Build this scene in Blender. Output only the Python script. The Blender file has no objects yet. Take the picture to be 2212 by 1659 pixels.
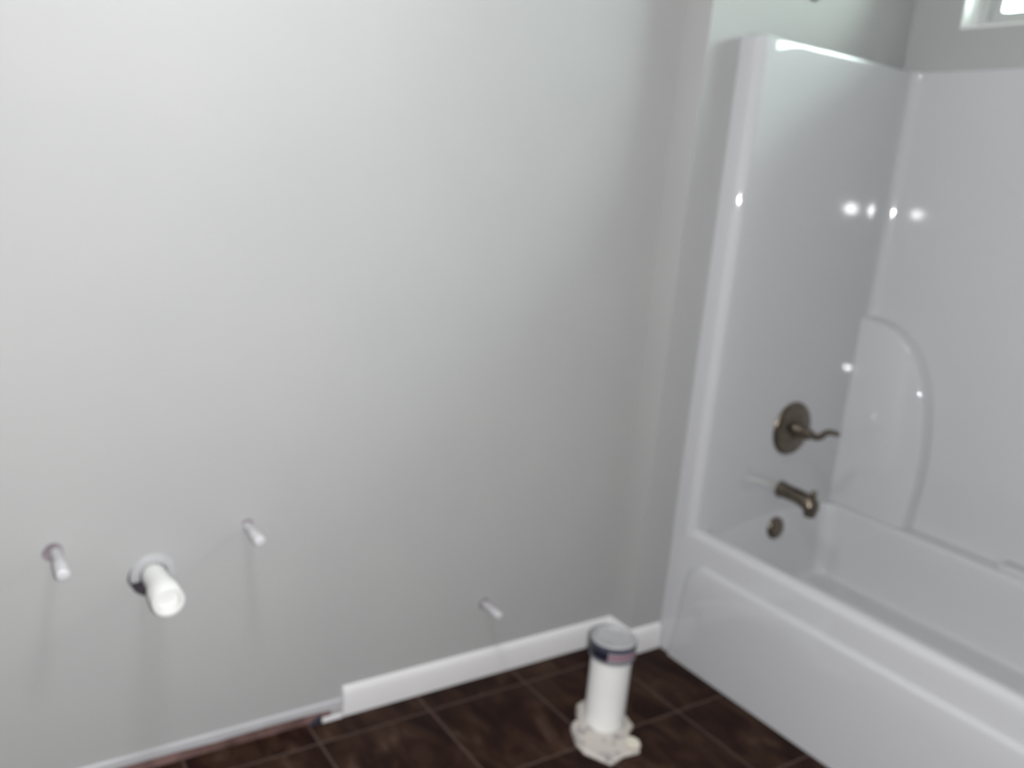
import bpy, bmesh, math, random
from mathutils import Vector, Matrix
random.seed(4)
sc = bpy.context.scene
COL = sc.collection

# ------------------------------------------------------------------ camera
CAM = Vector((-1.9068, -1.8038, 1.4235))
YAW, PITCH, ROLL, FPX = 0.9644, -0.2324, 0.0906, 1901.8
fw = Vector((math.cos(PITCH) * math.cos(YAW), math.cos(PITCH) * math.sin(YAW), math.sin(PITCH)))
rt0 = Vector((math.sin(YAW), -math.cos(YAW), 0))
up0 = rt0.cross(fw)
rt = rt0 * math.cos(ROLL) + up0 * math.sin(ROLL)
up = up0 * math.cos(ROLL) - rt0 * math.sin(ROLL)
cd = bpy.data.cameras.new('camera')
cam = bpy.data.objects.new('camera', cd)
COL.objects.link(cam)
m = Matrix((rt, up, -fw)).transposed().to_4x4()
m.translation = CAM
cam.matrix_world = m
cd.sensor_width = 36
cd.lens = FPX / 2212 * 36
cd.clip_start = .02
cd.dof.use_dof = True            # the photograph is softly out of focus everywhere
cd.dof.focus_distance = 0.62
cd.dof.aperture_fstop = 5.2
sc.camera = cam

# ------------------------------------------------------------------ world, lights, exposure
w = bpy.data.worlds.new('overcast_sky')
sc.world = w
w.use_nodes = True
bg = w.node_tree.nodes['Background']
bg.inputs[0].default_value = (0.86, 1.0, 0.95, 1)
bg.inputs[1].default_value = 42.0

fl = bpy.data.lights.new('camera_flash', 'SPOT')      # the compact camera's own flash beside the lens
fl.energy = 186
fl.spot_size = math.radians(125)
fl.spot_blend = .4
fl.color = (0.985, 0.985, 1.0)
fl.shadow_soft_size = 0.012
flo = bpy.data.objects.new('camera_flash', fl)
fm = m.copy()
fm.translation = CAM + rt * 0.05 - up * 0.02 + fw * 0.02
flo.matrix_world = fm
COL.objects.link(flo)

vs = sc.view_settings
vs.view_transform = 'Standard'
vs.look = 'None'
vs.gamma = 1
vs.use_curve_mapping = False
vs.exposure = 0.0

# ------------------------------------------------------------------ materials
def mat(name, col, rough=.5, metal=0, spec=.5, noise=None, bump=None, coat=0):
    ma = bpy.data.materials.new(name)
    ma.use_nodes = True
    nt = ma.node_tree
    b = nt.nodes['Principled BSDF']
    b.inputs['Base Color'].default_value = (*col, 1)
    b.inputs['Roughness'].default_value = rough
    b.inputs['Metallic'].default_value = metal
    b.inputs['Specular IOR Level'].default_value = spec
    b.inputs['Coat Weight'].default_value = coat
    geo = nt.nodes.new('ShaderNodeNewGeometry')
    if noise:
        sca, col2, lo, hi = noise
        n = nt.nodes.new('ShaderNodeTexNoise')
        n.inputs['Scale'].default_value = sca
        n.inputs['Detail'].default_value = 5
        nt.links.new(geo.outputs['Position'], n.inputs['Vector'])
        r = nt.nodes.new('ShaderNodeValToRGB')
        r.color_ramp.elements[0].position = lo
        r.color_ramp.elements[0].color = (*col, 1)
        r.color_ramp.elements[1].position = hi
        r.color_ramp.elements[1].color = (*col2, 1)
        nt.links.new(n.outputs['Fac'], r.inputs['Fac'])
        nt.links.new(r.outputs['Color'], b.inputs['Base Color'])
    if bump:
        n = nt.nodes.new('ShaderNodeTexNoise')
        n.inputs['Scale'].default_value = bump[0]
        n.inputs['Detail'].default_value = 3
        nt.links.new(geo.outputs['Position'], n.inputs['Vector'])
        bu = nt.nodes.new('ShaderNodeBump')
        bu.inputs['Strength'].default_value = bump[1]
        bu.inputs['Distance'].default_value = bump[2]
        nt.links.new(n.outputs['Fac'], bu.inputs['Height'])
        nt.links.new(bu.outputs['Normal'], b.inputs['Normal'])
    return ma

M = {}
M['paint'] = mat('wall_paint', (.375, .374, .370), .75, spec=.2, noise=(3, (.385, .384, .378), .35, .65), bump=(260, .12, .0006))
M['ceil'] = mat('ceiling_paint', (.62, .62, .62), .9, spec=.1, noise=(6, (.60, .60, .60), .3, .7))
M['trim'] = mat('trim_paint', (.72, .71, .71), .35, noise=(4, (.69, .68, .68), .3, .7))
M['acrylic'] = mat('white_gelcoat', (.50, .50, .512), .035, spec=.5, noise=(2.2, (.49, .495, .503), .3, .7))
M['pvc'] = mat('white_pvc', (.76, .76, .74), .3, noise=(12, (.72, .72, .70), .3, .7))
M['pvc_dull'] = mat('white_pvc_dull', (.70, .70, .69), .5, noise=(15, (.62, .62, .61), .3, .7))
M['pex'] = mat('white_pex', (.56, .555, .56), .28, noise=(30, (.52, .515, .53), .3, .7))
M['dark'] = mat('cavity_shade', (.03, .025, .035), .9, noise=(20, (.05, .04, .05), .3, .7))  # near-black puts the shade inside the drain hole into the colour
M['cut'] = mat('cut_gypsum', (.26, .24, .25), .9, noise=(25, (.17, .14, .155), .35, .65))
M['nickel'] = mat('brushed_nickel', (.15, .128, .10), .30, metal=1, noise=(40, (.22, .185, .145), .3, .7))
M['grout'] = mat('brown_grout', (.085, .055, .043), .9, noise=(40, (.060, .037, .029), .3, .7))
M['plate'] = mat('rosy_sole_plate', (.20, .115, .105), .85, noise=(16, (.07, .035, .03), .35, .7))
M['paper'] = mat('bare_drywall_edge', (.475, .475, .49), .8, noise=(14, (.43, .43, .445), .3, .7))
M['shimdark'] = mat('blue_black_plastic', (.012, .014, .026), .5, noise=(30, (.06, .06, .08), .3, .7))
M['collar'] = mat('ragged_collar', (.50, .46, .42), .7, noise=(26, (.21, .20, .205), .50, .66), bump=(45, .5, .004))
M['flap'] = mat('cream_flap', (.66, .62, .52), .7, noise=(30, (.54, .49, .39), .4, .7))
M['collar_edge'] = mat('collar_wood', (.62, .50, .36), .8, noise=(30, (.40, .28, .2), .4, .7))
M['vinyl'] = mat('greyed_vinyl', (.46, .47, .46), .4, noise=(5, (.44, .45, .44), .3, .7))  # white vinyl greyed, backlit shade of the frame put into the colour
M['jamb'] = mat('daylit_jamb_white', (.80, .81, .80), .45, noise=(5, (.77, .78, .77), .3, .7))  # raised white, daylight on the window jamb put into the colour
M['grey'] = mat('grey_cap', (.42, .42, .42), .5, noise=(18, (.34, .34, .35), .3, .7))

def tile_material():
    ma = bpy.data.materials.new('dark_brown_slate_tile')
    ma.use_nodes = True
    nt = ma.node_tree
    b = nt.nodes['Principled BSDF']
    geo = nt.nodes.new('ShaderNodeNewGeometry')
    oi = nt.nodes.new('ShaderNodeObjectInfo')
    add = nt.nodes.new('ShaderNodeVectorMath')
    add.operation = 'ADD'
    mul = nt.nodes.new('ShaderNodeVectorMath')
    mul.operation = 'SCALE'
    mul.inputs['Scale'].default_value = 1.0
    mp = nt.nodes.new('ShaderNodeMapping')
    mp.inputs['Rotation'].default_value = (0, 0, .25)
    mp.inputs['Scale'].default_value = (1.0, .45, 1)
    nt.links.new(geo.outputs['Position'], mp.inputs['Vector'])
    nt.links.new(mp.outputs['Vector'], add.inputs[0])
    comb = nt.nodes.new('ShaderNodeCombineXYZ')
    m1 = nt.nodes.new('ShaderNodeMath')
    m1.operation = 'MULTIPLY'
    m1.inputs[1].default_value = 9
    nt.links.new(oi.outputs['Random'], m1.inputs[0])
    nt.links.new(m1.outputs[0], comb.inputs[2])
    nt.links.new(comb.outputs[0], add.inputs[1])
    n = nt.nodes.new('ShaderNodeTexNoise')
    n.inputs['Scale'].default_value = 13
    n.inputs['Detail'].default_value = 6
    n.inputs['Roughness'].default_value = .62
    n.inputs['Distortion'].default_value = .8
    nt.links.new(add.outputs[0], n.inputs['Vector'])
    r = nt.nodes.new('ShaderNodeValToRGB')
    cr = r.color_ramp
    cr.elements[0].position = .30
    cr.elements[0].color = (.009, .0032, .0022, 1)
    cr.elements[1].position = .78
    cr.elements[1].color = (.085, .054, .044, 1)
    e = cr.elements.new(.46)
    e.color = (.0175, .0066, .0042, 1)
    e = cr.elements.new(.60)
    e.color = (.036, .0175, .0105, 1)
    nt.links.new(n.outputs['Fac'], r.inputs['Fac'])
    nt.links.new(r.outputs['Color'], b.inputs['Base Color'])
    b.inputs['Roughness'].default_value = .6
    b.inputs['Specular IOR Level'].default_value = .12
    bu = nt.nodes.new('ShaderNodeBump')
    bu.inputs['Strength'].default_value = .25
    bu.inputs['Distance'].default_value = .002
    nt.links.new(n.outputs['Fac'], bu.inputs['Height'])
    nt.links.new(bu.outputs['Normal'], b.inputs['Normal'])
    return ma
M['tile'] = tile_material()

def glass_material():
    ma = bpy.data.materials.new('window_glass')
    ma.use_nodes = True
    nt = ma.node_tree
    nt.nodes.remove(nt.nodes['Principled BSDF'])
    t = nt.nodes.new('ShaderNodeBsdfTransparent')
    t.inputs[0].default_value = (.95, .98, .96, 1)
    g = nt.nodes.new('ShaderNodeBsdfGlossy')
    g.inputs['Roughness'].default_value = .02
    fr = nt.nodes.new('ShaderNodeFresnel')
    fr.inputs[0].default_value = 1.45
    mx = nt.nodes.new('ShaderNodeMixShader')
    nt.links.new(fr.outputs[0], mx.inputs[0])
    nt.links.new(t.outputs[0], mx.inputs[1])
    nt.links.new(g.outputs[0], mx.inputs[2])
    nt.links.new(mx.outputs[0], nt.nodes['Material Output'].inputs[0])
    return ma
M['glass'] = glass_material()

def label_material():
    """printed sticker round the pipe top: navy block at one side, pink printed line, grey border"""
    ma = bpy.data.materials.new('printed_pipe_label')
    ma.use_nodes = True
    nt = ma.node_tree
    b = nt.nodes['Principled BSDF']
    b.inputs['Roughness'].default_value = .45
    uv = nt.nodes.new('ShaderNodeUVMap')
    uv.uv_map = 'UVMap'
    sep = nt.nodes.new('ShaderNodeSeparateXYZ')
    nt.links.new(uv.outputs[0], sep.inputs[0])
    def gt(a, v):
        n = nt.nodes.new('ShaderNodeMath'); n.operation = 'GREATER_THAN'
        nt.links.new(a, n.inputs[0]); n.inputs[1].default_value = v
        return n.outputs[0]
    def op(o, a, b_):
        n = nt.nodes.new('ShaderNodeMath'); n.operation = o
        nt.links.new(a, n.inputs[0])
        if isinstance(b_, (int, float)): n.inputs[1].default_value = b_
        else: nt.links.new(b_, n.inputs[1])
        return n.outputs[0]
    def band(a, lo, hi): return op('SUBTRACT', gt(a, lo), gt(a, hi))
    U, V = sep.outputs[0], sep.outputs[1]
    ns = nt.nodes.new('ShaderNodeTexNoise')
    ns.inputs['Scale'].default_value = 34
    nt.links.new(uv.outputs[0], ns.inputs['Vector'])
    U2 = op('ADD', U, op('MULTIPLY', op('SUBTRACT', ns.outputs['Fac'], .5), .03))
    def mix(fac, a, col):
        n = nt.nodes.new('ShaderNodeMix'); n.data_type = 'RGBA'
        nt.links.new(fac, n.inputs['Factor'])
        if isinstance(a, tuple): n.inputs['A'].default_value = (*a, 1)
        else: nt.links.new(a, n.inputs['A'])
        n.inputs['B'].default_value = (*col, 1)
        return n.outputs['Result']
    # U runs 0..1 over the sticker from its left to its right end, V 0 bottom .. 1 top
    c = mix(band(V, -.1, .20), (.33, .32, .34), (.17, .17, .19))
    navy = band(U2, .02, .46)
    c = mix(op('MULTIPLY', navy, band(V, .12, .97)), c, (.010, .011, .022))
    c = mix(band(V, .66, .97), c, (.045, .048, .075))
    letters = gt(ns.outputs['Fac'], .38)
    c = mix(op('MULTIPLY', op('MULTIPLY', band(U, .46, .92), band(V, .28, .58)), letters), c, (.25, .125, .165))
    nt.links.new(c, b.inputs['Base Color'])
    return ma
M['label'] = label_material()

# ------------------------------------------------------------------ helpers
def obj(name, bm, ma, parent=None, smooth=None):
    me = bpy.data.meshes.new(name)
    bmesh.ops.recalc_face_normals(bm, faces=bm.faces)
    bm.to_mesh(me)
    bm.free()
    if isinstance(ma, str): ma = M[ma]
    me.materials.append(ma)
    o = bpy.data.objects.new(name, me)
    COL.objects.link(o)
    if smooth is not None:
        me.polygons.foreach_set('use_smooth', [True] * len(me.polygons))
        me.set_sharp_from_angle(angle=math.radians(smooth))
    if parent:
        o.parent = parent
        o.matrix_parent_inverse = parent.matrix_world.inverted() if False else Matrix.Translation(-parent.location)
    return o

def thing(name, label, cat, loc=(0, 0, 0), group=None):
    o = bpy.data.objects.new(name, None)
    o.empty_display_size = .05
    COL.objects.link(o)
    o.location = loc
    tag(o, label, cat, group)
    return o

def tag(o, label, cat, group=None):
    o['label'] = label
    o['category'] = cat
    if group: o['group'] = group
    return o

def struct(o, label, cat):
    o['kind'] = 'structure'
    o['label'] = label
    o['category'] = cat
    return o

def box(bm, x0, x1, y0, y1, z0, z1, bev=0, seg=2):
    vs_ = [bm.verts.new((x, y, z)) for x in (x0, x1) for y in (y0, y1) for z in (z0, z1)]
    F = [(0, 1, 3, 2), (4, 6, 7, 5), (0, 4, 5, 1), (2, 3, 7, 6), (0, 2, 6, 4), (1, 5, 7, 3)]
    fs = [bm.faces.new([vs_[i] for i in f]) for f in F]
    if bev:
        es = list({e for f in fs for e in f.edges})
        bmesh.ops.bevel(bm, geom=es, offset=bev, segments=seg, profile=.5, affect='EDGES')
    return vs_

def loft(bm, loops, closed=True, cap0=False, cap1=False):
    rows = [[bm.verts.new(p) for p in l] for l in loops]
    n = len(rows[0])
    for a, b in zip(rows, rows[1:]):
        for i in range(n if closed else n - 1):
            j = (i + 1) % n
            try: bm.faces.new((a[i], a[j], b[j], b[i]))
            except ValueError: pass
    if cap0: bm.faces.new(rows[0][::-1])
    if cap1: bm.faces.new(rows[-1])
    return rows

def basis(axis):
    a = Vector(axis).normalized()
    t = Vector((0, 0, 1)) if abs(a.z) < .9 else Vector((1, 0, 0))
    u = a.cross(t).normalized()
    return a, u, u.cross(a).normalized()

def lathe(bm, org, axis, prof, n=32, cap0=False, cap1=False):
    """prof: list of (radius, distance along axis)"""
    a, u, v = basis(axis)
    org = Vector(org)
    loops = [[org + a * h + (u * math.cos(2 * math.pi * i / n) + v * math.sin(2 * math.pi * i / n)) * r for i in range(n)] for r, h in prof]
    return loft(bm, loops, True, cap0, cap1)

def tube(bm, pts, rad, n=14, squash=1.0):
    """round bar along a polyline, rad may be list"""
    pts = [Vector(p) for p in pts]
    loops = []
    prev = None
    for i, p in enumerate(pts):
        d = (pts[min(i + 1, len(pts) - 1)] - pts[max(i - 1, 0)]).normalized()
        if prev is None:
            _, u, v = basis(d)
        else:
            u = (prev - d * prev.dot(d)).normalized()
            v = d.cross(u)
        prev = u
        r = rad[i] if isinstance(rad, (list, tuple)) else rad
        loops.append([p + u * math.cos(2 * math.pi * k / n) * r + v * math.sin(2 * math.pi * k / n) * r * squash for k in range(n)])
    loft(bm, loops, True, True, True)

def arc2(cx, cy, r, a0, a1, n):
    return [(cx + r * math.cos(a0 + (a1 - a0) * i / n), cy + r * math.sin(a0 + (a1 - a0) * i / n)) for i in range(n + 1)]

# ------------------------------------------------------------------ setting
YW = 0.0988        # plumbing wall plane
XR = -0.1245       # return where the wall steps forward to the tub
WB = 0.752         # window wall plane
X0, Y0, ZC = -4.3, -3.6, 2.44
TL = 1.524         # tub length

bm = bmesh.new()
plan = [(X0, YW), (XR - .0, YW), (XR, 0.0), (WB, 0.0), (WB, YW + .12), (X0, YW + .12)]
loft(bm, [[(x, y, 0.0) for x, y in plan], [(x, y, ZC) for x, y in plan]], True, True, True)
wl = struct(obj('wall_left', bm, 'paint'), 'pale grey painted wall with pipe stubs, stepping forward at the tub', 'wall')

# window opening in the far wall
WY0, WY1, WZ0, WZ1 = -1.02, -0.165, 1.968, 2.34
WT = .15
bm = bmesh.new()
box(bm, WB, WB + WT, Y0, WY0, 0, ZC)
box(bm, WB, WB + WT, WY1, YW + .12, 0, ZC)
box(bm, WB, WB + WT, WY0, WY1, 0, WZ0)
box(bm, WB, WB + WT, WY0, WY1, WZ1, ZC)
bmesh.ops.remove_doubles(bm, verts=bm.verts, dist=1e-5)
struct(obj('wall_right', bm, 'paint'), 'pale grey painted wall with the high window above the tub', 'wall')
bm = bmesh.new(); box(bm, X0 - .1, X0, Y0, YW + .12, 0, ZC)
struct(obj('wall_rear', bm, 'paint'), 'pale grey painted wall behind the photographer', 'wall')
bm = bmesh.new(); box(bm, X0 - .1, WB + WT, Y0 - .1, Y0, 0, ZC)
struct(obj('wall_front', bm, 'paint'), 'pale grey painted wall opposite the pipe stubs', 'wall')
bm = bmesh.new(); box(bm, -.02, WB, Y0, -TL - .0005, 0, ZC)
struct(obj('wall_partition', bm, 'paint'), 'pale grey painted partition closing the near end of the tub alcove', 'wall')
bm = bmesh.new(); box(bm, X0 - .1, WB + WT, Y0 - .1, YW + .12, ZC, ZC + .1)
struct(obj('ceiling', bm, 'ceil'), 'flat white painted bathroom ceiling above the tub', 'ceiling')

# floor: grout bed and separate tiles
bm = bmesh.new(); box(bm, X0 - .1, WB + WT, Y0 - .1, YW + .12, -.06, -.0016)
floor = struct(obj('floor', bm, 'grout'), 'dark brown mottled square tile floor with thin brown grout lines', 'floor')
TX, TY, SX, SY, G = -.195, .010, .3125, .307, .0058
full = None
def tile_mesh(w_, h_):
    b = bmesh.new()
    box(b, -w_ / 2, w_ / 2, -h_ / 2, h_ / 2, -.008, 0)
    es = [e for e in b.edges if all(v.co.z > -.001 for v in e.verts)]
    bmesh.ops.bevel(b, geom=es, offset=.0012, segments=1, affect='EDGES')
    bmesh.ops.recalc_face_normals(b, faces=b.faces)
    me = bpy.data.meshes.new('tile')
    b.to_mesh(me); b.free()
    me.materials.append(M['tile'])
    return me
for i in range(-1, 14):
    for j in range(-1, 13):
        xa, xb = TX - SX * i + G / 2 - SX, TX - SX * i - G / 2
        ya, yb = TY - SY * j + G / 2 - SY, TY - SY * j - G / 2
        xa, xb = max(xa, X0), min(xb, .004)
        ya, yb = max(ya, Y0), min(yb, YW - .002)
        if xb - xa < .01 or yb - ya < .01: continue
        rects = [(xa, xb, ya, yb)]
        if yb > 0 and xb > XR:                # round the wall step
            rects = [(xa, xb, ya, -.002)] if ya < -.05 else [(xa, XR - .002, ya, yb)]
        for (a, b_, c, d) in rects:
            if b_ - a < .01: continue
            isfull = abs((b_ - a) - (SX - G)) < 1e-6 and abs((d - c) - (SY - G)) < 1e-6
            if isfull:
                if full is None: full = tile_mesh(SX - G, SY - G)
                me = full
            else:
                me = tile_mesh(b_ - a, d - c)
            t = bpy.data.objects.new('tile', me)
            COL.objects.link(t)
            t.parent = floor
            t.location = ((a + b_) / 2, (c + d) / 2, 0)

# baseboards ---------------------------------------------------------------
BBH, BBT, BX = .084, .013, -1.040
def bb_prof():   # (out from the wall, z)
    return [(0, .001), (BBT, .001), (BBT, BBH - .022), (BBT - .002, BBH - .014), (BBT - .006, BBH - .005), (BBT - .009, BBH - .001), (0, BBH)]
def bb_run(name, plan_pts, label):
    """plan_pts: list of (point, outward offset dir scaled for mitre)"""
    b = bmesh.new()
    loops = [[(p[0] + n[0] * o, p[1] + n[1] * o, z) for o, z in bb_prof()] for p, n in plan_pts]
    loft(b, loops, True, True, True)
    return struct(obj(name, b, 'trim', smooth=40), label, 'baseboard')
bb_run('baseboard_left', [((BX, YW), (0, -1)), ((XR, YW), (-1, -1)), ((XR, 0), (-1, -1)), ((-.003, 0), (0, -1))],
       'white painted baseboard running from the cut end to the tub')
bb_run('baseboard_rear', [((X0, YW - .0), (1, 0)), ((X0, Y0), (1, 1)), ((-.02, Y0), (0, 1))], 'white painted baseboard behind the photographer')

# bare wall foot left of the cut baseboard: lip of unpainted drywall over a rosy plate
bm = bmesh.new()
n = 40
loops = []
for i in range(n + 1):
    x = X0 + (BX - .002 - X0) * i / n
    zl = .024 + .004 * math.sin(i * 1.7) + random.uniform(-.002, .002)
    loops.append([(x, YW, zl), (x, YW - .005, zl + .003), (x, YW - .006, .046), (x, YW, .050)])
loft(bm, loops, True, True, True)
obj('drywall_edge', bm, 'paper', wl)['label'] = 'bare white drywall edge strip'
bm = bmesh.new()
loops = []
for i in range(n + 1):
    x = X0 + (BX - .03 - X0) * i / n
    zt = .0235 + random.uniform(-.0015, .0015)
    o = .003 + random.uniform(0, .002)
    loops.append([(x, YW, .001), (x, YW - o, .001), (x, YW - o, zt), (x, YW, zt)])
loft(bm, loops, True, True, True)
obj('sole_plate', bm, 'plate', wl)['label'] = 'rosy brown wood showing under the drywall edge'

# ------------------------------------------------------------------ window
win = struct(thing('window_1', '', '', (WB, (WY0 + WY1) / 2, WZ0)), 'white vinyl window high above the tub, pane bright with daylight', 'window')
FX = WB + .075
def frame(name, x0, x1, y0, y1, z0, z1, wd, ma, bev=.003):
    b = bmesh.new()
    box(b, x0, x1, y0, y0 + wd, z0, z1)
    box(b, x0, x1, y1 - wd, y1, z0, z1)
    box(b, x0, x1, y0 + wd, y1 - wd, z0, z0 + wd)
    box(b, x0, x1, y0 + wd, y1 - wd, z1 - wd, z1)
    return obj(name, b, ma, win)
frame('added_jamb_liner', WB - .002, FX + .07, WY0 + .0005, WY1 - .0005, WZ0 + .0005, WZ1 - .0005, .006, 'jamb')  # thin boards added inside the opening to brighten the jamb
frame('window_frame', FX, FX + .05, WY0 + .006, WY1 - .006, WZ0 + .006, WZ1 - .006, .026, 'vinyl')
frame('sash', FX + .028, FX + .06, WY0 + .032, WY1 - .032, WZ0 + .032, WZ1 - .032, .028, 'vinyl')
bm = bmesh.new(); box(bm, FX + .040, FX + .046, WY0 + .058, WY1 - .058, WZ0 + .058, WZ1 - .058)
obj('pane', bm, 'glass', win)

# ------------------------------------------------------------------ tub and shower unit
H = 1.85
ZR = .425
tub = thing('tub_shower_unit', 'glossy white one-piece bathtub with tall moulded surround walls in the alcove', 'bathtub', (.37, -TL / 2, 0))
XB = .733
YE0, YE1 = -.078, -.056      # end wall slants slightly (mould draft)
def half_path():
    """plan of the surround's inner face from the wall edge of the front column to mid back wall: (x, y, nx, ny)"""
    P = [(0.0, -.0005), (0.0, -.015), (0.0, -.046)]
    P += arc2(.028, -.050, .028, math.pi, math.pi * 1.5, 8)
    d = Vector((XB - .028, YE1 - YE0, 0)).normalized()
    for t in (.10, .2, .3, .4, .5, .6, .64): P.append((.028 + t, YE0 + (YE1 - YE0) * t / (XB - .03)))
    r = .032
    P += arc2(XB - r, YE1 - r - .0018, r, math.pi / 2 - .02, 0, 10)
    for y in (-.15, -.25, -.35, -.45, -.55, -.65, -TL / 2): P.append((XB, y))
    return P
hp = half_path()
path = hp + [(x, -TL - y) for x, y in hp[-2::-1]]
def normals(P):
    N = []
    for i in range(len(P)):
        a = Vector(P[max(i - 1, 0)]); b = Vector(P[min(i + 1, len(P) - 1)])
        t = (b - a).normalized()
        N.append(Vector((t.y, -t.x)))        # provisional
    # point towards the tub interior / the room
    for i, nn in enumerate(N):
        pass
    return N
PN = normals(path)
# orientation: on the first points (front column) the normal must be -x
if PN[0].x > 0: PN = [-v for v in PN]
# surround shell: rows in z with rounding at the top, flange going back to the wall
rows = []
RT = .014
prof = [(0.0, z) for z in (ZR - .03, .5, .7, .9, 1.1, 1.3, 1.5, 1.7, 1.78, H - RT)]
prof += [(RT - RT * math.cos(a), H - RT + RT * math.sin(a)) for a in [math.pi / 2 * k / 7 for k in range(1, 8)]]
prof += [(RT + .014, H)]
def shell(i0, i1):
    loops = []
    for i in range(i0, i1 + 1):
        x, y = path[i]; nn = PN[i]
        lo = []
        for off, z in prof:
            xx, yy = x - nn.x * off, y - nn.y * off
            yy = min(max(yy, -TL + .0), -.0004)
            xx = min(xx, WB - .0005)
            # rounded shoulder where the column meets the top edge
            lo.append((xx, yy, z))
        loops.append(lo)
    return loops
imid = len(hp) - 1
icorner = 3 + 9 + 7 + 5          # in the middle of the concave corner fillet
b = bmesh.new(); loft(b, shell(0, icorner), closed=False)
obj('end_wall_panel', b, 'acrylic', tub, 50)['label'] = 'moulded end wall panel carrying the taps'
b = bmesh.new(); loft(b, shell(icorner, len(path) - 1 - icorner), closed=False)
obj('back_wall_panel', b, 'acrylic', tub, 50)['label'] = 'moulded long wall panel under the window'
b = bmesh.new(); loft(b, shell(len(path) - 1 - icorner, len(path) - 1), closed=False)
obj('end_wall_panel', b, 'acrylic', tub, 50)

# basin: lofted rounded rectangles
def rrect(x0, x1, y0, y1, r, z, k=8):
    P = []
    for cx_, cy_, a0 in ((x1 - r, y1 - r, 0), (x0 + r, y1 - r, math.pi / 2), (x0 + r, y0 + r, math.pi), (x1 - r, y0 + r, 1.5 * math.pi)):
        P += [(cx_ + r * math.cos(a0 + math.pi / 2 * i / k), cy_ + r * math.sin(a0 + math.pi / 2 * i / k), z) for i in range(k + 1)]
    return P
def ye(v): return (-TL - v, v)
def rr(x0, x1, v, r, z):
    a, c = ye(v)
    return rrect(x0, x1, a, c, r, z)
b = bmesh.new()
loft(b, [rr(.034, .745, -.030, .002, ZR), rr(.052, .672, -.064, .050, ZR), rr(.056, .668, -.067, .050, ZR - .0015), rr(.061, .664, -.070, .050, ZR - .008),
         rr(.064, .662, -.073, .050, ZR - .02), rr(.080, .656, -.080, .048, .32), rr(.098, .650, -.090, .045, .205),
         rr(.101, .648, -.092, .045, .190), rr(.104, .645, -.095, .044, .182), rr(.111, .638, -.102, .040, .1765), rr(.125, .625, -.116, .03, .1745), rr(.28, .45, -.35, .06, .171)], True, False, True)
obj('basin', b, 'acrylic', tub, 45)

# apron: profile swept along the tub front
ap = [(.034, ZR)]
ap += [(.034 - .026 * math.sin(a), ZR - .026 + .026 * math.cos(a)) for a in [math.pi / 2 * k / 7 for k in range(1, 8)]]
ap += [(.007, .37), (.006, .30), (.005, .15), (.004, .02), (.004, .001), (.05, .001)]
ys = [-.0006, -.03, -.06, -.09, -.2, -.5, -1.0, -TL + .0006]
def fl_x(x, y):    # blend to the front column at both ends
    e = min(abs(y), abs(-TL - y))
    t = max(0, min(1, (.085 - e) / .05))
    return x * (1 - t) + (.0012 if x < .03 else x) * t
b = bmesh.new()
loft(b, [[(fl_x(x, y), y, z) for x, z in ap] for y in ys], False)
apron = obj('apron', b, 'acrylic', tub, 50)
# raised lower panel of the apron, rounded upper corners
def panel_outline(ins):
    y1, y0, zt, r = -.078 - ins, -TL + .078 + ins, .333 - ins, .075
    P = [(y1 + .02, .001), (y1, zt - r)]
    P = [(y1 + .030, .001), (y1 + .012, .12)]
    P += [(y1 - r + r * math.cos(a), zt - r + r * math.sin(a)) for a in [math.pi / 2 * k / 10 for k in range(0, 11)]]
    P += [(y0 + r + r * math.cos(a), zt - r + r * math.sin(a)) for a in [math.pi / 2 + math.pi / 2 * k / 10 for k in range(0, 11)]]
    P += [(y0 - .012, .12), (y0 - .030, .001)]
    return P
b = bmesh.new()
loft(b, [[(x, y, max(z, .001)) for y, z in panel_outline(i)] for x, i in ((.0065, -.002), (.0, .001), (-.004, .004), (-.0075, .009), (-.009, .016))], True, False, True)
obj('apron_panel', b, 'acrylic', apron, 40)['label'] = 'raised lower apron panel with rounded corner'

# moulded arch shelf block at the faucet corner of the long wall (and its mirror image)
def arch_block(mirror):
    xf = .684
    crest = [(-.040, 1.072), (-.09, 1.070), (-.14, 1.062), (-.19, 1.043), (-.235, 1.010), (-.275, .962), (-.305, .905), (-.328, .83), (-.341, .75), (-.349, .66),
             (-.350, .58), (-.344, .50), (-.338, ZR + .001)]
    inner = [(-.032, ZR + .001)]
    b = bmesh.new()
    loops = []
    for x, ins in ((XB + .002, -.006), (xf + .012, .002), (xf + .004, .006), (xf, .013)):
        L = []
        for k, (y, z) in enumerate(crest):
            a = Vector(crest[max(k - 1, 0)]); c = Vector(crest[min(k + 1, len(crest) - 1)])
            t = (c - a).normalized(); nn = Vector((-t.y, t.x))
            if nn.dot(Vector((-.15, .7)) - Vector((y, z))) < 0: nn = -nn
            yy, zz = y + nn.x * ins, z + nn.y * ins
            if k == len(crest) - 1: zz = ZR + .001
            if k == 0: yy = y
            L.append((x, yy, zz))
        L.append((x, inner[0][0], inner[0][1]))
        if mirror: L = [(p[0], -TL - p[1], p[2]) for p in L]
        loops.append(L)
    loft(b, loops, True, False, True)
    return obj('arch_shelf', b, 'acrylic', tub, 45)
arch_block(False)['label'] = 'raised arched corner block on the long wall'
arch_block(True)
# middle ledge block on the back deck
b = bmesh.new()
box(b, .672, XB + .004, -.88, -.648, ZR - .006, ZR + .022, .008, 3)
obj('soap_ledge', b, 'acrylic', tub, 45)

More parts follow.
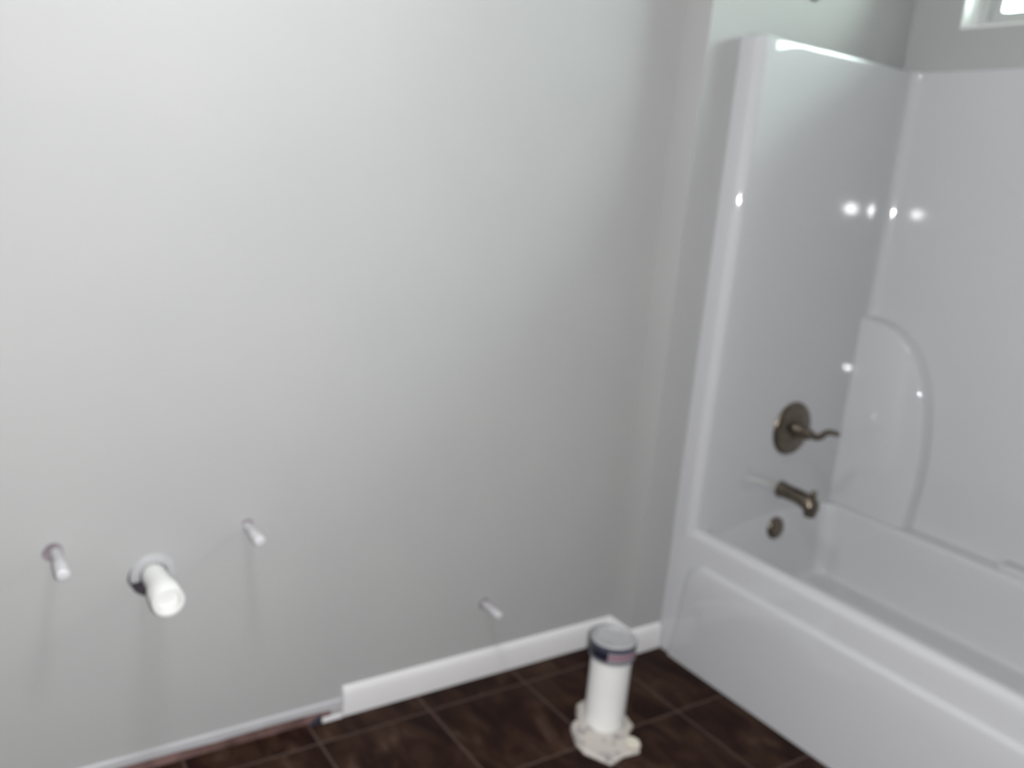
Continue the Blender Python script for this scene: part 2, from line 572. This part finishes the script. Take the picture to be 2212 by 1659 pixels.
# ------------------------------------------------------------------ tub fittings (brushed nickel)
def yend(x): return YE0 + (YE1 - YE0) * (x - .028) / (XB - .03)
VX, VZ = .402, .712
vy = yend(VX)
valve = thing('shower_valve_trim', 'dark brushed nickel round valve plate with lever handle on the tub end wall', 'valve handle', (VX, vy, VZ))
b = bmesh.new()
lathe(b, (VX, vy, VZ), (0, -1, 0), [(.088, 0), (.0885, .004), (.085, .009), (.070, .014), (.045, .019), (.030, .022)], 48, False, True)
obj('escutcheon_plate', b, 'nickel', valve, 50)
b = bmesh.new()
lathe(b, (VX, vy - .018, VZ), (0, -1, 0), [(.027, 0), (.026, .012), (.021, .022), (.018, .045), (.019, .052), (.016, .060), (.006, .063)], 32, False, True)
obj('hub', b, 'nickel', valve, 50)
b = bmesh.new()
tube(b, [(VX - .004, vy - .060, VZ + .004), (VX + .012, vy - .072, VZ - .004), (VX + .028, vy - .082, VZ - .010), (VX + .040, vy - .088, VZ - .006), (VX + .050, vy - .094, VZ + .006),
         (VX + .062, vy - .100, VZ + .010), (VX + .085, vy - .106, VZ + .006), (VX + .098, vy - .110, VZ + .001)],
     [.011, .0115, .0115, .011, .010, .0095, .009, .007], 14)
obj('lever', b, 'nickel', valve, 60)

SXx, SZ = .398, .506
sy = yend(SXx)
spout = thing('tub_spout', 'dark brushed nickel tub spout with pull-up knob, below the lever handle', 'spout', (SXx, sy, SZ))
b = bmesh.new()
loops = []
for h, rr_, dz, fl_ in ((0, .027, 0, 1), (.004, .0285, 0, 1), (.010, .0265, 0, 1), (.04, .0245, 0, 1), (.08, .0245, -.001, 1), (.105, .026, -.006, 1.05), (.125, .028, -.013, 1.12), (.138, .026, -.018, 1.15), (.143, .018, -.020, 1.15)):
    loops.append([(SXx + rr_ * math.cos(2 * math.pi * k / 28), sy - h, SZ + dz + rr_ * fl_ * math.sin(2 * math.pi * k / 28)) for k in range(28)])
loft(b, loops, True, False, True)
obj('body', b, 'nickel', spout, 50)
b = bmesh.new()
lathe(b, (SXx, sy - .126, SZ - .020), (0, 0, -1), [(.019, 0), (.020, .014), (.018, .028), (.013, .028), (.012, .012)], 24, False, True)
obj('nozzle', b, 'nickel', spout, 50)
b = bmesh.new()
lathe(b, (SXx, sy - .130, SZ + .004), (0, 0, 1), [(.007, 0), (.006, .018), (.0095, .021), (.010, .029), (.007, .034)], 20, False, True)
obj('diverter_knob', b, 'nickel', spout, 50)

OX, OZ = .392, .374
oy = -.076
over = thing('overflow_plate', 'small round dark nickel overflow cover under the tub spout', 'overflow cover', (OX, oy, OZ))
b = bmesh.new()
lathe(b, (OX, oy - .000, OZ), (0, -1, .09), [(.037, -.004), (.0375, .004), (.034, .009), (.022, .012), (.008, .0135)], 40, False, True)
obj('cover', b, 'nickel', over, 50)
for s in (-1, 1):
    b = bmesh.new()
    lathe(b, (OX + s * .017, oy - .0115, OZ + .001), (0, -1, .09), [(.0042, 0), (.0042, .0018), (.003, .0026)], 12, False, True)
    obj('screw', b, 'nickel', over, 50)

sh = thing('shower_arm_flange', 'dark nickel shower pipe flange on the wall above the tub, cut by the picture edge', 'pipe flange', (.27, 0, 2.012))
b = bmesh.new()
lathe(b, (.27, 0, 2.012), (0, -1, 0), [(.031, 0), (.031, .002), (.026, .008), (.016, .012), (.012, .013)], 32, False, True)
obj('flange', b, 'nickel', sh, 50)
b = bmesh.new()
tube(b, [(.27, -.005, 2.012), (.27, -.03, 2.013), (.27, -.055, 2.015)], .0105, 16)
obj('pipe_nipple', b, 'nickel', sh, 50)

# ------------------------------------------------------------------ wall stubs
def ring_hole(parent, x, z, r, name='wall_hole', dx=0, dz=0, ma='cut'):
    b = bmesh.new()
    # slightly ragged flat disc on the wall face, its tone standing for the hole
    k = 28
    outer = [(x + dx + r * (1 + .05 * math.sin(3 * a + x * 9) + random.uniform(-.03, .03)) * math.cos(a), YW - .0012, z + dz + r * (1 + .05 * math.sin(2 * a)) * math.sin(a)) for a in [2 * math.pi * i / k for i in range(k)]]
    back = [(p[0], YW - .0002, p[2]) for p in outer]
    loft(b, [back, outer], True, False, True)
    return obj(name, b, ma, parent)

def supply(name, label, x, z, yend_, r, hole=None, cat='pipe stub', drop=0.0):
    t = thing(name, label, cat, (x, YW, z), 'capped water supply stubs in the wall')
    if hole: ring_hole(t, x, z, hole[0], 'wall_hole', hole[1], hole[2])
    L = YW - yend_
    b = bmesh.new()
    lathe(b, (x, YW + .01, z), (0, -1, -drop), [(r * .92, 0), (r * .92, .01 + L * .55), (r * .98, .01 + L * .57)], 24)
    obj('pipe', b, 'pex', t, 50)
    b = bmesh.new()
    lathe(b, (x, YW - L * .55, z - drop * L * .55), (0, -1, -drop), [(r * .95, -.001), (r * 1.1, 0), (r * 1.1, L * .40), (r * 1.0, L * .435), (r * .7, L * .45)], 24, False, True)
    obj('cap', b, 'pex', t, 50)
    return t
supply('supply_stub', 'white capped water supply stub, leftmost on the wall, left of the drain pipe', -1.700, .578, -.018, .0122, (.020, -.004, .002))
supply('supply_stub', 'white capped water supply stub right of the wide drain pipe', -1.300, .575, .000, .0118, (.0125, .001, .005))
supply('supply_stub', 'white capped water supply stub low on the wall near the tub corner', -.613, .229, .017, .0105, (.0165, -.003, .002))

dr = thing('drain_stub', 'wide white plastic sink drain pipe with open end poking from the wall', 'drain pipe', (-1.507, YW, .493))
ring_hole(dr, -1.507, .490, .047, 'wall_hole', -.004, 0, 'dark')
b = bmesh.new()   # broken grey-white collar in the hole, open at lower left
k = 30
lp = []
for i in range(k + 1):
    a = math.radians(-20 + 215 * i / k)
    ca, sa = math.cos(a), math.sin(a)
    lp.append([(-1.507 + R_ * ca, YW - h, .493 + R_ * sa) for R_, h in ((.030, .0), (.030, .007), (.040, .006), (.049, .002), (.049, 0))])
loft(b, lp, False)
obj('collar', b, 'grey', dr, 50)
ye_ = -.045
LL = YW - ye_
b = bmesh.new()
lathe(b, (-1.507, YW + .02, .493), (0, -1, 0), [(.0265, 0), (.0265, .02 + LL * .60)], 36)
obj('pipe', b, 'pvc', dr, 50)
b = bmesh.new()
lathe(b, (-1.507, YW - LL * .58, .493), (0, -1, 0), [(.0262, 0), (.0325, .003), (.0330, .010), (.0330, LL * .42 - .002), (.0315, LL * .42), (.0255, LL * .42), (.0235, LL * .42 - .004), (.0235, .012)], 40)
obj('hub', b, 'pvc', dr, 50)
b = bmesh.new()
lathe(b, (-1.507, YW - LL * .85, .493), (0, -1, 0), [(.0236, 0), (.020, .002), (.010, .003)], 32, False, True)
obj('plug', b, 'pvc', dr, 50)

# ------------------------------------------------------------------ floor riser pipe
PX, PY, PT = -.425, -.247, .262
riser = thing('toilet_riser_pipe', 'thick white plastic waste pipe standing upright on the tile floor', 'waste pipe', (PX, PY, 0))
PR = .0545
b = bmesh.new()
lathe(b, (PX, PY, 0), (0, 0, 1), [(PR, -.03), (PR, .02), (PR, .12), (PR, PT - .055), (PR, PT - .02)], 48)
obj('pipe', b, 'pvc', riser, 50)
CR = .0615
b = bmesh.new()
lathe(b, (PX, PY, 0), (0, 0, 1), [(PR - .001, PT - .056), (CR - .002, PT - .055), (CR, PT - .052), (CR, PT - .003), (CR - .002, PT), (CR - .008, PT), (CR - .0095, PT - .003), (CR - .0095, PT - .03)], 48)
coup = obj('coupling', b, 'grey', riser, 50)
b = bmesh.new()
lathe(b, (PX, PY, 0), (0, 0, 1), [(CR - .0094, PT - .012), (CR - .02, PT - .011), (CR - .03, PT - .013), (.012, PT - .013)], 48, False, True)
obj('test_cap', b, 'grey', riser, 50)
# printed label wrapped over the camera-facing half of the coupling
b = bmesh.new()
uvl = b.loops.layers.uv.new('UVMap')
va = math.atan2(CAM.y - PY, CAM.x - PX)
k = 40
a0, a1 = va - math.radians(100), va + math.radians(100)
rows = []
for i in range(k + 1):
    a = a0 + (a1 - a0) * i / k
    rows.append([b.verts.new((PX + (CR + .0006) * math.cos(a), PY + (CR + .0006) * math.sin(a), z)) for z in (PT - .050, PT - .0035)])
for i in range(k):
    f = b.faces.new((rows[i][0], rows[i + 1][0], rows[i + 1][1], rows[i][1]))
    for l, (u_, v_) in zip(f.loops, ((i / k, 0), ((i + 1) / k, 0), ((i + 1) / k, 1), (i / k, 1))): l[uvl].uv = (u_, v_)
lab = obj('label_sticker', b, 'label', coup, 50)
lab['label'] = 'navy and pink printed sticker round the pipe top'

# ragged collar round the pipe foot
poly = [(-.526, -.232), (-.509, -.222), (-.490, -.222), (-.478, -.196), (-.462, -.172), (-.416, -.150), (-.372, -.185), (-.350, -.240), (-.365, -.300), (-.416, -.333), (-.412, -.364), (-.423, -.392), (-.473, -.387), (-.522, -.398), (-.556, -.330), (-.553, -.290)]
hz = [.020, .018, .013, .022, .026, .012, .010, .010, .010, .010, .014, .016, .007, .009, .007, .011]
col = thing('floor_collar', 'ragged off-white collar lying on the tiles around the foot of the upright pipe', 'floor collar', (PX, PY, 0))
b = bmesh.new()
NP = len(poly)
def fine(ins, dz, zmul, top=True):
    L = []
    for i in range(NP):
        for s in range(4):
            t = s / 4
            x = poly[i][0] * (1 - t) + poly[(i + 1) % NP][0] * t
            y = poly[i][1] * (1 - t) + poly[(i + 1) % NP][1] * t
            h = hz[i] * (1 - t) + hz[(i + 1) % NP] * t
            d = Vector((PX - x, PY - y))
            q = max(0, min(1, ins))
            x2, y2 = x + d.x * q, y + d.y * q
            rmin = PR + .001
            rr2 = Vector((x2 - PX, y2 - PY))
            if rr2.length < rmin:
                rr2 = rr2.normalized() * rmin
                x2, y2 = PX + rr2.x, PY + rr2.y
            L.append((x2 + random.uniform(-.0015, .0015) * top, y2 + random.uniform(-.0015, .0015) * top, (h * zmul + dz) if top else .0006))
    return L
loft(b, [fine(0, 0, 0, False), fine(0, 0, .7), fine(.03, 0, 1.0), fine(.15, .001, .8), fine(.35, -.001, .7), fine(.99, .004, .5)], True)
obj('sheet', b, 'collar', col, 35)
b = bmesh.new()
fp = [(-.409, -.352, .016), (-.417, -.338, .013), (-.437, -.350, .014), (-.447, -.372, .017), (-.440, -.389, .019), (-.424, -.394, .023), (-.412, -.374, .021)]
loft(b, [[(x, y, z - .002) for x, y, z in fp], [(x, y, z + .003) for x, y, z in fp]], True, True, True)
obj('torn_flap', b, 'flap', col)['label'] = 'bright torn corner flap'

# ------------------------------------------------------------------ little scraps at the cut baseboard end
b = bmesh.new()
box(b, -1.098, BX - .003, YW - .018, YW - .0075, .0008, .012, .0015, 1)
tag(obj('trim_scrap', b, 'trim'), 'small white trim scrap on the floor at the cut end of the baseboard', 'scrap')
b = bmesh.new()
loft(b, [[(-1.130, YW - .0065, .0008), (-1.130, YW - .016, .0008), (-1.130, YW - .016, .004), (-1.130, YW - .0065, .004)],
         [(-1.100, YW - .0065, .0008), (-1.100, YW - .018, .0008), (-1.100, YW - .018, .022), (-1.100, YW - .0065, .022)]], True, True, True)
tag(obj('plastic_shim', b, 'shimdark'), 'tiny blue-black wedge shim beside the white trim scrap', 'shim')

# ------------------------------------------------------------------ ceiling lamp over the sink place (above the picture)
def glow_material():
    ma = bpy.data.materials.new('lit_opal_glass')
    ma.use_nodes = True
    b = ma.node_tree.nodes['Principled BSDF']
    b.inputs['Base Color'].default_value = (.9, .9, .9, 1)
    b.inputs['Emission Color'].default_value = (.97, .98, 1, 1)
    b.inputs['Emission Strength'].default_value = 56
    return ma
LX, LY = -1.45, -.60
lamp = thing('ceiling_lamp', 'round opal glass ceiling lamp, lit, over the place of the sink', 'ceiling lamp', (LX, LY, ZC))
b = bmesh.new()
lathe(b, (LX, LY, ZC), (0, 0, -1), [(.150, 0), (.150, .018), (.142, .024)], 40, False, True)
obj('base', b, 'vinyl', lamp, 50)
b = bmesh.new()
lathe(b, (LX, LY, ZC - .024), (0, 0, -1), [(.135 * math.cos(a), .085 * math.sin(a)) for a in [math.pi / 2 * k / 9 for k in range(9)]], 40, False, True)
obj('glass_dome', b, glow_material(), lamp, 60)
